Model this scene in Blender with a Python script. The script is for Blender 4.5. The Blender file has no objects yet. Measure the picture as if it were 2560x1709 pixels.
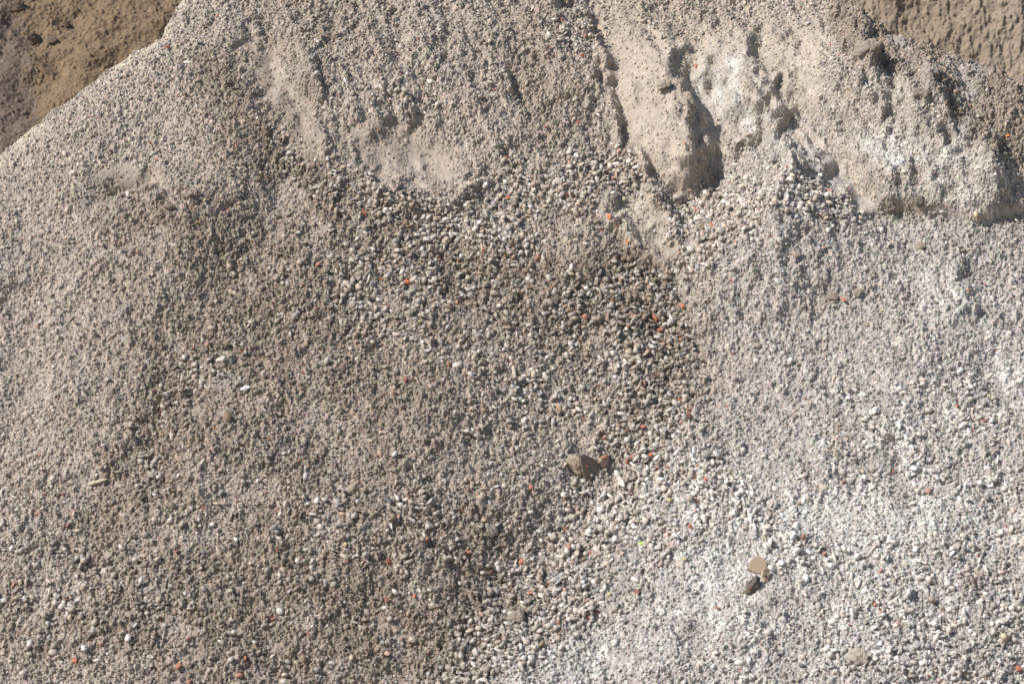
import bpy, math
import numpy as np
from mathutils import Vector, Matrix
R = math.radians
sc = bpy.context.scene
rng = np.random.default_rng(7)

# ------------------------------------------------------------------ camera
SLOPE = R(36.0); PITCH = R(10.0); DIST = 7.0; FOC = 98.0
O = np.array([0.0, 0.0, 1.0])                       # middle of the pictured slope
U = np.array([1.0, 0.0, 0.0]); V = np.array([0.0, math.cos(SLOPE), math.sin(SLOPE)])
N = np.array([0.0, -math.sin(SLOPE), math.cos(SLOPE)])
DIR = np.array([0.0, math.cos(PITCH), -math.sin(PITCH)]); UP = np.array([0.0, math.sin(PITCH), math.cos(PITCH)])
CAM = O - DIST * DIR
cd = bpy.data.cameras.new('camera'); cam = bpy.data.objects.new('camera', cd); sc.collection.objects.link(cam)
cam.location = CAM.tolist(); cam.rotation_euler = (R(90) - PITCH, 0, 0)
cd.lens = FOC; cd.sensor_width = 36; cd.clip_start = 0.1; cd.clip_end = 2000
cd.dof.use_dof = True; cd.dof.focus_distance = 6.95; cd.dof.aperture_fstop = 13.0
sc.camera = cam
FPX = FOC / 36 * 2560.0
# ------------------------------------------------------------------ sky and sun
SUN_TO = Vector((-0.66, -0.28, 0.70)).normalized()
w = bpy.data.worlds.new('World'); sc.world = w; w.use_nodes = True
nt = w.node_tree; bg = nt.nodes['Background']; sky = nt.nodes.new('ShaderNodeTexSky'); sky.sky_type = 'NISHITA'
sky.sun_disc = False; sky.sun_elevation = math.asin(SUN_TO.z); sky.sun_rotation = math.atan2(SUN_TO.x, SUN_TO.y)
sky.dust_density = 1.5
nt.links.new(sky.outputs[0], bg.inputs[0]); bg.inputs[1].default_value = 0.085
sl = bpy.data.lights.new('sun', 'SUN'); so = bpy.data.objects.new('sun', sl); sc.collection.objects.link(so)
sl.energy = 4.4; sl.angle = R(0.53); sl.color = (1.0, 0.95, 0.885)
so.rotation_euler = (-SUN_TO).to_track_quat('-Z', 'Y').to_euler()
sc.view_settings.view_transform = 'Standard'; sc.view_settings.look = 'None'
sc.view_settings.exposure = 0.21; sc.view_settings.gamma = 1
sc.cycles.max_bounces = 5; sc.cycles.diffuse_bounces = 3

# ------------------------------------------------------------------ helpers
def project(P):
    d = P - CAM; z = d @ DIR
    return 1280 + d[..., 0] / z * FPX, 854.5 - (d @ UP) / z * FPX
def world(s, t, h):
    return O + s[..., None] * U + t[..., None] * V + h[..., None] * N
def bil(A, fx, fy):
    fx = np.clip(fx, 0, A.shape[1] - 1.001); fy = np.clip(fy, 0, A.shape[0] - 1.001)
    ix = fx.astype(np.int32); iy = fy.astype(np.int32); fx = fx - ix; fy = fy - iy
    if A.ndim == 3: fx = fx[..., None]; fy = fy[..., None]
    return (A[iy, ix] * (1 - fx) + A[iy, ix + 1] * fx) * (1 - fy) + (A[iy + 1, ix] * (1 - fx) + A[iy + 1, ix + 1] * fx) * fy
NT = 1024
_fy = np.fft.fftfreq(NT)[:, None] * NT; _fx = np.fft.rfftfreq(NT)[None, :] * NT
def noise_tile(lo, hi, beta=1.0, seed=0, ax=1.0, ay=1.0):
    """periodic noise with features between lo and hi cycles per tile, rms 1; ax, ay stretch it"""
    r = np.random.default_rng(seed)
    f = np.sqrt((_fx * ax) ** 2 + (_fy * ay) ** 2) + 1e-6
    a = f ** (-beta - 0.5) * ((f >= lo) & (f <= hi))
    z = np.fft.irfft2(np.fft.rfft2(r.standard_normal((NT, NT))) * a, s=(NT, NT))
    return (z / z.std()).astype(np.float32)
def samp(tile, x, y):
    x = np.mod(x, 1.0) * NT; y = np.mod(y, 1.0) * NT
    ix = x.astype(np.int32) % NT; iy = y.astype(np.int32) % NT; fx = x - np.floor(x); fy = y - np.floor(y)
    jx = (ix + 1) % NT; jy = (iy + 1) % NT
    return (tile[iy, ix] * (1 - fx) + tile[iy, jx] * fx) * (1 - fy) + (tile[jy, ix] * (1 - fx) + tile[jy, jx] * fx) * fy
def ss(a, b, x):
    t = np.clip((x - a) / (b - a), 0, 1); return t * t * (3 - 2 * t)

# lattice over the picture area in photo pixels, on which the relief of the slope is laid down
LX0, LY0, LS = -1300.0, -1100.0, 6.0
lx = np.arange(LX0, 3900, LS); ly = np.arange(LY0, 2900, LS)
GX0, GY0 = np.meshgrid(lx, ly)
T1 = noise_tile(3, 60, 1.0, 11); T2 = noise_tile(3, 60, 1.0, 12)
T3 = noise_tile(8, 500, 0.9, 13); TR = noise_tile(8, 400, 1.0, 14, 1.0, 3.6); T4 = noise_tile(30, 500, 0.6, 15)
WX = samp(T1, GX0 / 2400, GY0 / 2400); WY = samp(T2, GX0 / 2400, GY0 / 2400)
_W = noise_tile(10, 60, .9, 18)
GX = GX0 + 9 * WX + 9 * samp(_W, GX0 / 1500, GY0 / 1500); GY = GY0 + 9 * WY + 9 * samp(_W, GX0 / 1500 + .5, GY0 / 1500 + .3)
def L(px, py, A): return bil(A, (px - LX0) / LS, (py - LY0) / LS)
def poly(pts, X=None, Y=None):
    """unsigned distance, side (+ = left of travel direction), and parameter 0..1 along a polyline"""
    X = GX if X is None else X; Y = GY if Y is None else Y
    best = np.full(X.shape, 1e9); side = np.ones(X.shape); par = np.zeros(X.shape)
    seg = [math.dist(a, b) for a, b in zip(pts, pts[1:])]; tot = sum(seg); acc = 0
    for (a, b), l in zip(zip(pts, pts[1:]), seg):
        dx, dy = b[0] - a[0], b[1] - a[1]
        t = np.clip(((X - a[0]) * dx + (Y - a[1]) * dy) / (l * l), 0, 1)
        qx = X - a[0] - t * dx; qy = Y - a[1] - t * dy; d = np.hypot(qx, qy)
        m = d < best; best[m] = d[m]; par[m] = ((acc + t * l) / tot)[m]
        side[m] = np.sign(dx * qy - dy * qx)[m]; acc += l
    return best, side, par
def ridge(pts, A, wl, wr, p=1.0, e0=0.15, e1=0.15):
    """going down the picture: wl is the width on the viewer's left, wr on the right"""
    d, s, q = poly(pts); wd = np.where(s > 0, wl, wr)
    k = np.clip(1 - d / wd, 0, 1) ** p
    return A * k * ss(0, e0, q + 1e-3) * ss(0, e1, 1 - q + 1e-3)
def blob(x, y, rx, ry, rot=0, p=2.0, X=None, Y=None):
    X = GX if X is None else X; Y = GY if Y is None else Y
    c, s = math.cos(R(rot)), math.sin(R(rot)); dx, dy = X - x, Y - y
    return np.exp(-(((dx * c + dy * s) / rx) ** 2 + ((-dx * s + dy * c) / ry) ** 2) ** (p / 2))
def band(pts, w, p=2.0):
    d, s, q = poly(pts); return np.exp(-(d / w) ** p)

# ------------------------------------------------------------------ relief (metres, normal to the slope)
vx = np.interp(GY, [300, 480, 560, 700, 900, 1000, 1150, 1300, 1500, 1709, 2300], [1760, 1745, 1700, 1650, 1690, 1655, 1570, 1440, 1270, 1160, 900])
dv = GX - vx
H = np.where(dv < 0, 0.075 * np.tanh(-dv / 620), 0.14 * np.tanh(dv / 760))
H -= 0.012 * np.exp(-(dv / 90) ** 2) * (1 - ss(900, 1200, GY))
H -= 0.10 * ss(0, 1, (520 - GX + (GY - 400) * 0.12) / 900)                 # left shoulder falls to the left
H += 0.010 * samp(noise_tile(2, 12, 1.3, 16), GX0 / 1900 + .3, GY0 / 1900)
# talus cone
dy = GY - 318
hw = 34 + 0.98 * np.clip(dy, 0, 2000)
H += 0.135 * np.clip(1 - np.abs(GX - 1975 + dy * 0.10) / hw, 0, 1) * ss(-20, 40, dy) * (1 - ss(110, 620, dy))
H -= 0.014 * blob(1925, 335, 26, 60)
# foot of the fluted wall, left to right
BASE = [(-1300, -900), (900, -560), (1400, -260), (1470, 120), (1545, 335), (1585, 430), (1640, 492), (1700, 520), (1742, 540), (1765, 500), (1792, 440), (1812, 405),
        (1835, 380), (1872, 374), (1925, 350), (1960, 322), (1992, 312), (2020, 345), (2060, 395), (2112, 468), (2150, 510), (2185, 538), (2300, 543),
        (2400, 560), (2450, 574), (2500, 552), (2600, 540), (3900, 700)]
bd, bs, bq = poly(BASE, GX0 + 4 * WX, GY0 + 4 * WY)
D = bd * -bs * 1.0                                                          # + above the line
D = np.where(bs < 0, bd, -bd)
WALL = np.clip(D / 70, 0, 1) ** .7
H += 0.42e-3 * np.clip(D, 0, 130) + 0.16e-3 * np.clip(D - 130, 0, 500)
fl = ridge([(1640, 30), (1690, 190), (1722, 290), (1742, 380), (1752, 570)], .088, 190, 58, 1.0, .3, .42)
fl = np.maximum(fl, ridge([(1838, 20), (1862, 150), (1925, 220), (1965, 290), (1940, 380)], .075, 120, 38, 1.0, .3, .02))
fl = np.maximum(fl, ridge([(1905, 60), (1960, 140), (2000, 240)], .034, 60, 30, 1.0, .3, .3))
fl = np.maximum(fl, ridge([(2105, 20), (2150, 95), (2178, 170), (2205, 260), (2215, 380), (2210, 520)], .095, 230, 56, .9, .15, .85))
fl = np.maximum(fl, ridge([(2290, 150), (2335, 250), (2370, 330), (2400, 430), (2410, 540)], .090, 170, 62, .9, .2, .8))
fl = np.maximum(fl, ridge([(2420, 300), (2470, 400), (2500, 480), (2510, 550)], .05, 110, 50, 1, .4, .6))
H += .026 * ss(0, 26, D) * ss(2110, 2230, GX)                                # undercut foot of the right wall
H += .020 * ss(-16, 16, np.interp(GX, [2040, 2150, 2300, 2400, 2560], [205, 192, 205, 300, 400]) - GY) * ss(2080, 2150, GX) * (1 - ss(2330, 2500, GX))
fl = fl * (1 + .07 * samp(_W, GX0 / 1700 + .2, GY0 / 3400))
H += fl * WALL * 0.95
H -= .022 * blob(2250, 290, 26, 60, 10) * WALL
# second bare face under the gravel rib
H += ridge([(1500, 210), (1545, 335), (1600, 430), (1655, 490), (1745, 545)], .042, 46, 20, 1.0, .2, .1)
H += ridge([(1590, 460), (1650, 520), (1692, 590), (1702, 700)], .050, 130, 28, 1.0, .3, .5)
H += ridge([(1500, 440), (1540, 560), (1580, 622), (1690, 672)], .035, 26, 30, 1.0, .2, .1)
H += ridge([(1380, -40), (1440, 90), (1505, 210), (1520, 300)], .055, 220, 42, 1.0, .15, .3)
H += ridge([(1220, 180), (1260, 300), (1310, 400)], .02, 120, 60, 1.0, .3, .3)
H += ridge([(1125, 60), (1160, 230), (1185, 370)], .024, 110, 45, 1.0, .5, .5)
H += ridge([(920, -30), (950, 120), (975, 290)], .024, 110, 50, 1.0, .5, .6)
H += ridge([(1040, 0), (1065, 150), (1095, 300)], .016, 80, 40, 1.0, .5, .5)
# bare hollows
H -= ridge([(610, 40), (680, 150), (735, 270), (775, 360)], .055, 100, 75, .8, .3, .3)
H += ridge([(760, 60), (800, 180), (815, 300)], .02, 30, 70, 1, .5, .5)
H -= .036 * blob(1000, 385, 160, 80, 12, 2)
H += ridge([(760, 340), (850, 410), (930, 465), (1000, 485), (1150, 470), (1230, 420)], .028, 60, 60, 1, .2, .2)
# small slump on the left shoulder
SX, SY = GX0 + 3 * WX, GY0 + 3 * WY
ytop = 424 - .10 * (SX - 215); ylip = np.interp(SX, [205, 240, 290, 345, 385, 410], [545, 510, 492, 478, 468, 470])
qq = (SY - ytop) / (ylip - ytop); sm = ss(190, 290, SX) * (1 - ss(360, 430, SX))
H -= .050 * sm * np.where(qq < 1, np.clip(qq, 0, 1) ** 1.3, np.exp(-((SY - ylip) / 9) ** 2) * (SY - ylip < 25))
H += .012 * sm * (qq >= 1) * np.exp(-np.clip(GY - ylip, 0, 999) / 30)
H += .03 * blob(375, 492, 24, 26) + .02 * blob(470, 500, 60, 22, 10) + .015 * blob(420, 545, 60, 30)
H -= .012 * blob(60, 940, 90, 60)
H -= ridge([(30, 700), (60, 850), (110, 1000)], .02, 90, 90, 1)
H += ridge([(430, 1000), (470, 1150), (500, 1260)], .015, 60, 40, 1)
H -= ridge([(740, 380), (640, 620), (430, 900), (380, 1120), (130, 1400)], .025, 130, 110, 1)
H += ridge([(2330, 640), (2400, 720), (2440, 800)], .03, 110, 45, 1)
H -= .03 * blob(2500, 950, 80, 80) - .02 * blob(2250, 850, 120, 60, 20)
H += .03 * blob(1800, 1420, 200, 120) * 0
upz = (1 - ss(380, 620, GY)) * ss(520, 800, GX)
RIB = samp(TR, GX0 / 1500 - 0.12 * GY0 / 1500, GY0 / 1500)
wl_ = WALL * (D > 0)
# crest: the heap falls away behind these lines
EDGE = [(-1300, 1250), (-600, 760), (-250, 540), (0, 400), (60, 340), (118, 285), (200, 225), (270, 165), (340, 125), (402, 98), (425, 62), (452, 14), (500, -60), (700, -190), (1000, -270), (1500, -230),
        (1900, -70), (2110, 8), (2190, 50), (2270, 92), (2400, 140), (2480, 172), (2560, 195), (2800, 300), (3300, 620), (3900, 1100)]
ed, es, eq = poly(EDGE, GX0 + 5 * WX, GY0 + 5 * WY)
E = np.where(es < 0, ed, -ed)                                               # + behind the crest
H -= 0.06 * np.exp(-np.clip(-E, 0, 1e4) / 100) * (GX < 1400)
H -= 0.018 * np.exp(-np.clip(-E, 0, 1e4) / 45) * (GX >= 1400)
H = H.astype(np.float64)

# ------------------------------------------------------------------ look maps
def cl(x): return np.clip(x, 0, 1)
T5 = noise_tile(5, 120, 1.0, 17)
n1 = samp(T3, GX0 / 1300, GY0 / 1300); n2 = samp(T5, GX0 / 1700 + .4, GY0 / 1700 + .1)
bare = 1.1 * band([(648, 130), (700, 200), (745, 290), (768, 350)], 52, 4) + 1.1 * blob(1005, 388, 150, 78, 8, 5) + 1.0 * blob(295, 455, 88, 36, -12, 8) + .7 * blob(250, 520, 30, 22)
bare = bare + .9 * blob(880, 330, 60, 60) * .5 + .9 * wl_ * (1 - ss(30, 150, GY * 0 + 150 - GY)) * (GX < 2060)
bare = bare + 1.1 * blob(1592, 560, 62, 76, -25, 6) + 1.1 * blob(1655, 632, 44, 40, 35, 5) + .85 * blob(1570, 260, 40, 130, -20, 3) + .6 * blob(2090, 420, 60, 110, -35) + .5 * blob(1330, 140, 25, 80)
edgeband = np.exp(-(np.clip(-E, 0, 1e4) / 34) ** 1.3) * (.45 + .55 * ss(0, 1, n1 + blob(60, 340, 90, 60) * 2 + blob(430, 60, 40, 60) * 2)) * (GX < 520)
bare = bare + .9 * blob(1960, 350, 50, 45, 0, 3) + .9 * band([(2010, 340), (2080, 430), (2160, 520)], 20)
strk = samp(TR, np.arctan2(GX0 - 1500, GY0 + 1500) * 3.1 + .02 * WX, GY0 / 2600)
H += .0013 * strk * (1 - .5 * bare) * (1 - ss(-40, 20, E))
bare = cl(bare + edgeband)
terr = wl_ * ss(0, 60, (GY0 * -1) + np.interp(GX0, [2040, 2120, 2250, 2330, 2440, 2560], [60, 180, 215, 280, 380, 470])) * (GX > 2050)
white = 1.0 * blob(1790, 1440, 150, 75, -25) + .75 * blob(1500, 1650, 260, 75, -14) + .8 * blob(2080, 1290, 140, 60, 0) + .7 * blob(2330, 1310, 190, 70) + .6 * blob(2150, 1520, 420, 220) + .3 * blob(2520, 900, 70, 130)
white = white + .6 * blob(2370, 740, 140, 60, 25) + .95 * blob(1830, 200, 75, 60, 20) + .6 * blob(1880, 280, 70, 60) + .8 * blob(2180, 350, 100, 38, 12) + .7 * blob(2330, 400, 130, 45, 18) + .5 * blob(2440, 500, 80, 40)
white = white + .45 * blob(1700, 1250, 260, 130) + .4 * blob(2300, 1100, 300, 300) + 0.1 * edgeband
brown = .8 * blob(620, 640, 300, 130, 20) + .7 * blob(700, 850, 380, 160, 10) + .8 * blob(860, 1560, 420, 200) + .5 * blob(1180, 700, 160, 160) + .5 * blob(420, 1100, 110, 180, 10) + .6 * blob(200, 1560, 300, 150)
brown = brown + .7 * blob(1350, 180, 90, 200, -10) + .5 * blob(830, 60, 120, 130) + .45 * blob(620, 320, 120, 120) + .9 * terr + .6 * blob(2270, 515, 110, 28) + .7 * blob(1520, 720, 120, 90) + .5 * blob(1400, 700, 130, 150)
brown = brown + .6 * blob(800, 1250, 620, 420) + .6 * blob(450, 540, 130, 60) + .35 * blob(1920, 300, 50, 60) + .6 * blob(1750, 450, 40, 70) + .5 * blob(1540, 850, 120, 120) + .5 * blob(2080, 740, 70, 40) + .35 * blob(800, 480, 200, 60, 30)
brown = brown + .85 * band([(540, 180), (600, 290), (680, 390), (780, 470), (900, 560), (1100, 680), (1400, 720), (1600, 760)], 62) + .75 * band([(1600, 640), (1660, 800), (1690, 900), (1640, 1010), (1560, 1180)], 62)
brown = brown + .5 * blob(1915, 320, 50, 40) + .55 * cl(bare) * (GX < 1150) + .5 * band([(500, 860), (420, 1000), (360, 1120), (250, 1300)], 70) + .4 * band([(1230, 1300), (1200, 1480), (1080, 1680)], 90)
cone = ss(0, 14, hw - np.abs(GX - 1975 + dy * 0.10)) * ss(0, 16, dy) * (1 - ss(110, 300, dy))
tan = 1.0 * cl(bare - .9 * edgeband) * (1 - .75 * (GX < 1150)) * (1 - cone) * (1 - .0 * white)
tan = tan + .5 * wl_ * (1 - terr) * (1 - cone); brown = brown * (1 - cone)
white = cl(white * (1 + .25 * n1 + .25 * strk) + .06 * n2); brown = cl(brown * (1 + .35 * n2) + .16 * n1); tan = cl(tan * (1 + .2 * n1))
c_base = np.array([.385, .337, .294]); c_right = np.array([.40, .368, .343]); c_brown = np.array([.262, .216, .173]); c_white = np.array([.505, .49, .465]); c_tan = np.array([.405, .350, .290])
rt = ss(-40, 260, dv + 140 * ss(1200, 1500, GY))[..., None]
COL = c_base * (1 - rt) + c_right * rt
for m, c in ((brown, c_brown), (tan, c_tan), (white, c_white), (.75 * edgeband, np.array([.50, .445, .37]))):
    k = m[..., None] * (.95 if m is not tan else .8); COL = COL * (1 - k) + c * k
COL = COL * (1 - .8 * cone[..., None]) + .8 * cone[..., None] * np.array([.435, .405, .37])
COL *= (1 + .05 * n1 + .03 * strk + .04 * samp(T4, GX0 / 1700, GY0 / 1700))[..., None]
gr = 1.2 * band([(1740, 580), (1640, 670), (1600, 760), (1640, 870), (1650, 1010)], 95, 3) + .8 * blob(1480, 760, 110, 70, 20, 3)
gr = gr + 1.0 * band([(2030, 430), (1960, 470), (1840, 510), (1770, 600)], 62, 3) + .8 * blob(2060, 520, 90, 35, 15)
gr = gr + .9 * band([(1545, 350), (1570, 430), (1620, 500), (1700, 545), (1740, 590)], 24, 3) + .8 * blob(1470, 440, 110, 60, 10, 3) + .8 * blob(1330, 470, 140, 60, 10, 3)
gr = gr + .8 * band([(740, 385), (820, 440), (930, 500), (1090, 540), (1290, 600)], 55, 2.5) + .55 * blob(1080, 640, 230, 90) + .4 * blob(900, 800, 260, 90, 20) + .3 * blob(1300, 1020, 160, 180) + .3 * blob(950, 1330, 260, 120) + .35 * blob(250, 1500, 200, 120)
gr = gr + 1.0 * band([(1650, 1010), (1620, 1130), (1570, 1200), (1480, 1300), (1400, 1420), (1310, 1520), (1240, 1620), (1200, 1720)], 80, 3)
gr = gr + .9 * band([(1560, 1180), (1720, 1220), (1860, 1290), (1980, 1360)], 75, 3) + .7 * blob(1660, 1380, 120, 70) + .9 * blob(1370, 1560, 150, 110, -20, 3) + .6 * blob(1420, 100, 50, 40)
gr = gr + .24 * ss(1950, 2150, GX) * ss(850, 1000, GY) + .45 * band([(560, 860), (430, 1000), (340, 1190)], 60) + .4 * blob(2480, 1000, 90, 60) + .35 * blob(1050, 420, 60, 60) * 0
gr = gr + .45 * blob(1000, 230, 90, 40) + .5 * blob(1640, 100, 110, 50) + .3 * blob(1400, 900, 200, 150) + .3 * blob(1040, 730, 200, 120) + .35 * blob(2010, 540, 200, 40)
gr = gr + .14 + .12 * ss(1000, 1500, GY)
gr = cl(gr * (1 + .3 * n1)) * (1 - .85 * bare)
gr *= 1 - cone * (1 - ss(70, 130, dy))
gr = gr * (1 - .92 * cl(1.3 * blob(1780, 1450, 165, 95, -25, 3) + 1.2 * blob(1500, 1655, 240, 62, -14, 3) + blob(2080, 1300, 110, 50, 0, 3) + .7 * blob(2330, 1310, 130, 50, 0, 3) + blob(2520, 900, 60, 110) + .9 * blob(2370, 740, 120, 50, 25) + .7 * blob(2150, 860, 200, 60)))
dens = cl(gr)
rough = cl(.55 + .45 * brown + .25 * n2 - .8 * bare - .35 * white - .15 * wl_ * (1 - terr) + .4 * terr + .4 * blob(440, 520, 120, 60) - .35 * blob(100, 800, 200, 300))

# ------------------------------------------------------------------ heap builder
def axis(lo, a, b, hi, st, g=1.35):
    inner = np.arange(a, b, st); n0 = len(inner)
    def out(x, lim, sgn):
        r = []; s = st * 2
        while (x - lim) * sgn < 0: x += sgn * s; r.append(x); s = min(s * g, .12)
        return np.array(r)
    left = out(a, lo, -1)[::-1]; right = out(inner[-1], hi, 1)
    return np.concatenate([left, inner, right]), len(left), n0
class Heap:
    def __init__(s, frame, sax, tax):
        s.O, s.U, s.V, s.N = frame
        s.sa, s.i0, s.ni = sax; s.ta, s.j0, s.nj = tax
        s.S, s.T = np.meshgrid(s.sa, s.ta); s.st = s.sa[s.i0 + 1] - s.sa[s.i0]
        s.H = np.zeros_like(s.S); s.C = np.zeros(s.S.shape + (3,), np.float32)
    def world(s, S, T, H): return s.O + S[..., None] * s.U + T[..., None] * s.V + H[..., None] * s.N
    def core(s, A): return A[s.j0:s.j0 + s.nj, s.i0:s.i0 + s.ni]
    def at(s, A, S, T): return bil(s.core(A), (S - s.sa[s.i0]) / s.st, (T - s.ta[s.j0]) / s.st)
    def splat(s, S, T, r, asp, hz, col, colmix=1.0, sink=.35):
        """rounded grains standing out of the surface, the highest one wins"""
        Hc = s.core(s.H); Cc = s.core(s.C); nj, ni = Hc.shape
        fx = (S - s.sa[s.i0]) / s.st; fy = (T - s.ta[s.j0]) / s.st
        Dm = np.zeros(nj * ni, np.float32)
        rot = rng.uniform(0, math.pi, len(S)); c, sn = np.cos(rot), np.sin(rot)
        ra = r / s.st * np.sqrt(asp); rb = r / s.st / np.sqrt(asp)
        K = int(np.ceil(ra.max())); lists = []
        bx = np.round(fx).astype(np.int64); by = np.round(fy).astype(np.int64)
        ok = (bx > K) & (bx < ni - K - 1) & (by > K) & (by < nj - K - 1)
        bx, by, fx, fy, c, sn, ra, rb, hz, col = (a[ok] for a in (bx, by, fx, fy, c, sn, ra, rb, hz, col))
        W = np.full(nj * ni, -1, np.int64)
        for oy in range(-K, K + 1):
            for ox in range(-K, K + 1):
                m = np.nonzero(ra > math.hypot(ox, oy) - .8)[0]
                if len(m) == 0: continue
                dx = bx[m] + ox - fx[m]; dy = by[m] + oy - fy[m]
                q = ((dx * c[m] + dy * sn[m]) / ra[m]) ** 2 + ((-dx * sn[m] + dy * c[m]) / rb[m]) ** 2
                v = hz[m] * (np.sqrt(np.clip(1 - q, 0, 1)) - sink * 0)
                k = v > 0; m = m[k]; v = v[k].astype(np.float32)
                idx = (by[m] + oy) * ni + bx[m] + ox
                np.maximum.at(Dm, idx, v)
                h = Dm[idx] == v; W[idx[h]] = m[h]
        Hc += Dm.reshape(nj, ni)
        g = W >= 0; cc = Cc.reshape(-1, 3).copy(); cc[g] = cc[g] * (1 - colmix) + cc[g] * col[W[g]] * colmix
        Cc[:] = cc.reshape(nj, ni, 3)
    def mesh(s, name, mat):
        P = s.world(s.S, s.T, s.H); nj, ni = s.S.shape
        me = bpy.data.meshes.new(name); me.vertices.add(nj * ni)
        me.vertices.foreach_set('co', P.astype(np.float32).ravel())
        a = (np.arange(nj - 1)[:, None] * ni + np.arange(ni - 1)[None, :]).ravel().astype(np.int32)
        q = np.stack([a, a + 1, a + ni + 1, a + ni], 1).ravel(); nf = len(a)
        me.loops.add(nf * 4); me.loops.foreach_set('vertex_index', q)
        me.polygons.add(nf); me.polygons.foreach_set('loop_start', np.arange(0, nf * 4, 4, dtype=np.int32))
        me.polygons.foreach_set('loop_total', np.full(nf, 4, np.int32))
        me.polygons.foreach_set('use_smooth', np.ones(nf, bool))
        me.update()
        ca = me.color_attributes.new('Col', 'FLOAT_COLOR', 'POINT')
        c4 = np.ones((nj * ni, 4), np.float32); c4[:, :3] = s.C.reshape(-1, 3); ca.data.foreach_set('color', c4.ravel())
        me.materials.append(mat)
        o = bpy.data.objects.new(name, me); sc.collection.objects.link(o); o['kind'] = 'structure'; return o

LOG = []
def sand_mat(name, attr=True, rgb=(.4, .35, .3), bump=.6, scale=420., objcol=False, spots=None):
    m = bpy.data.materials.new(name); m.use_nodes = True; t = m.node_tree; b = t.nodes['Principled BSDF']
    b.inputs['Roughness'].default_value = .93; b.inputs['Specular IOR Level'].default_value = .25
    if attr:
        a = t.nodes.new('ShaderNodeVertexColor'); a.layer_name = 'Col'; src = a.outputs['Color']
    elif objcol:
        a = t.nodes.new('ShaderNodeObjectInfo'); src = a.outputs['Color']
    else:
        a = t.nodes.new('ShaderNodeRGB'); a.outputs[0].default_value = (*rgb, 1); src = a.outputs[0]
    tc = t.nodes.new('ShaderNodeTexCoord'); co = tc.outputs['Object']
    n = t.nodes.new('ShaderNodeTexNoise'); n.inputs['Scale'].default_value = scale; n.inputs['Detail'].default_value = 3
    t.links.new(co, n.inputs['Vector'])
    mr = t.nodes.new('ShaderNodeMapRange'); mr.inputs['From Min'].default_value = .28; mr.inputs['From Max'].default_value = .72
    mr.inputs['To Min'].default_value = .78; mr.inputs['To Max'].default_value = 1.2
    t.links.new(n.outputs['Fac'], mr.inputs['Value'])
    mx = t.nodes.new('ShaderNodeVectorMath'); mx.operation = 'SCALE'
    t.links.new(src, mx.inputs[0]); t.links.new(mr.outputs[0], mx.inputs['Scale']); t.links.new(mx.outputs[0], b.inputs['Base Color'])
    bp = t.nodes.new('ShaderNodeBump'); bp.inputs['Strength'].default_value = bump; bp.inputs['Distance'].default_value = .0012
    t.links.new(n.outputs['Fac'], bp.inputs['Height']); t.links.new(bp.outputs[0], b.inputs['Normal'])
    return m
M_SAND = sand_mat('sand'); M_STONE = sand_mat('stone', attr=False, objcol=True, bump=.5, scale=500); M_GRAVEL = sand_mat('gravel_stone', bump=.4, scale=500)

# ------------------------------------------------------------------ the main heap
A = Heap((O, U, V, N), axis(-4.2, -1.52, 1.52, 4.2, .0016), axis(-2.3, -1.36, 1.50, 2.6, .0016))
cs = slice(None, None, 4)
def relief(S, T, it=10):
    h = np.zeros_like(S)
    for k in range(it):
        px, py = project(world(S, T, h)); hn = L(px, py, H); h = h * .45 + hn * .55
    return h, px, py
# coarse solve, then interpolation on the fine grid
cS = np.linspace(A.sa[0], A.sa[-1], 1100); cT = np.linspace(A.ta[0], A.ta[-1], 800)
CS, CT = np.meshgrid(cS, cT); ch, _, _ = relief(CS, CT, 14)
A.H = bil(ch, (A.S - cS[0]) / (cS[1] - cS[0]), (A.T - cT[0]) / (cT[1] - cT[0]))
PX, PY = project(world(A.S, A.T, A.H))
TA = noise_tile(60, 500, 1.0, 21); TB = noise_tile(60, 512, .7, 22)
rg = L(PX, PY, rough)
TM = noise_tile(22, 70, .8, 23)
A.H -= 4.6e-3 * np.clip(L(PX, PY, E), 0, 1e5)                                # back side of the heap
A.H += .0034 * L(PX, PY, upz * (1 - .6 * bare) * (1 - wl_) + wl_ * (1 - .6 * bare)) * samp(TR, A.S / 1.5 + .22 * A.T + .01 * samp(TM, A.S / 3, A.T / 3), A.T / 1.5)
A.H += .0052 * L(PX, PY, cl(upz * .8 * (1 - wl_) + wl_) * (1 - .68 * bare)) * samp(noise_tile(10, 60, .8, 24, 1, 3.0), A.S / 1.7 + .17 * A.T, A.T / 1.7)
rb = L(PX, PY, cl(bare))
A.H += (1 - .6 * rb) * (.0016 * samp(TA, A.S / 1.9, A.T / 1.9) * (.45 + rg) + .0018 * samp(TM, A.S / 2.1, A.T / 2.1) * (.3 + rg) + .0009 * samp(TB, A.S / 1.1, A.T / 1.1) * (.5 + rg))
A.C[:] = L(PX, PY, COL)
def cand(n):
    return rng.uniform(A.sa[A.i0], A.sa[A.i0 + A.ni - 1], n), rng.uniform(A.ta[A.j0], A.ta[A.j0 + A.nj - 1], n)
def pixof(S, T): return A.at(PX, S, T), A.at(PY, S, T)
def grains(n, r0, r1, keep, hk=.8, cvar=.10, cmix=.8, pal=None):
    S, T = cand(n); px, py = pixof(S, T); m = rng.uniform(0, 1, n) < keep(px, py); S, T = S[m], T[m]; k = len(S)
    r = r0 + (r1 - r0) * rng.uniform(0, 1, k) ** 2.2
    col = (1 + cvar * rng.standard_normal(k))[:, None] * np.ones(3)
    col = col * (1 + .03 * rng.standard_normal((k, 3)))
    A.splat(S, T, r, rng.uniform(1, 1.8, k), r * hk * rng.uniform(.5, 1.1, k), np.clip(col, .4, 1.7), cmix)
clump = samp(T4, GX0 / 800, GY0 / 800); clump2 = samp(T3, GX0 / 500, GY0 / 500)
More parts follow.
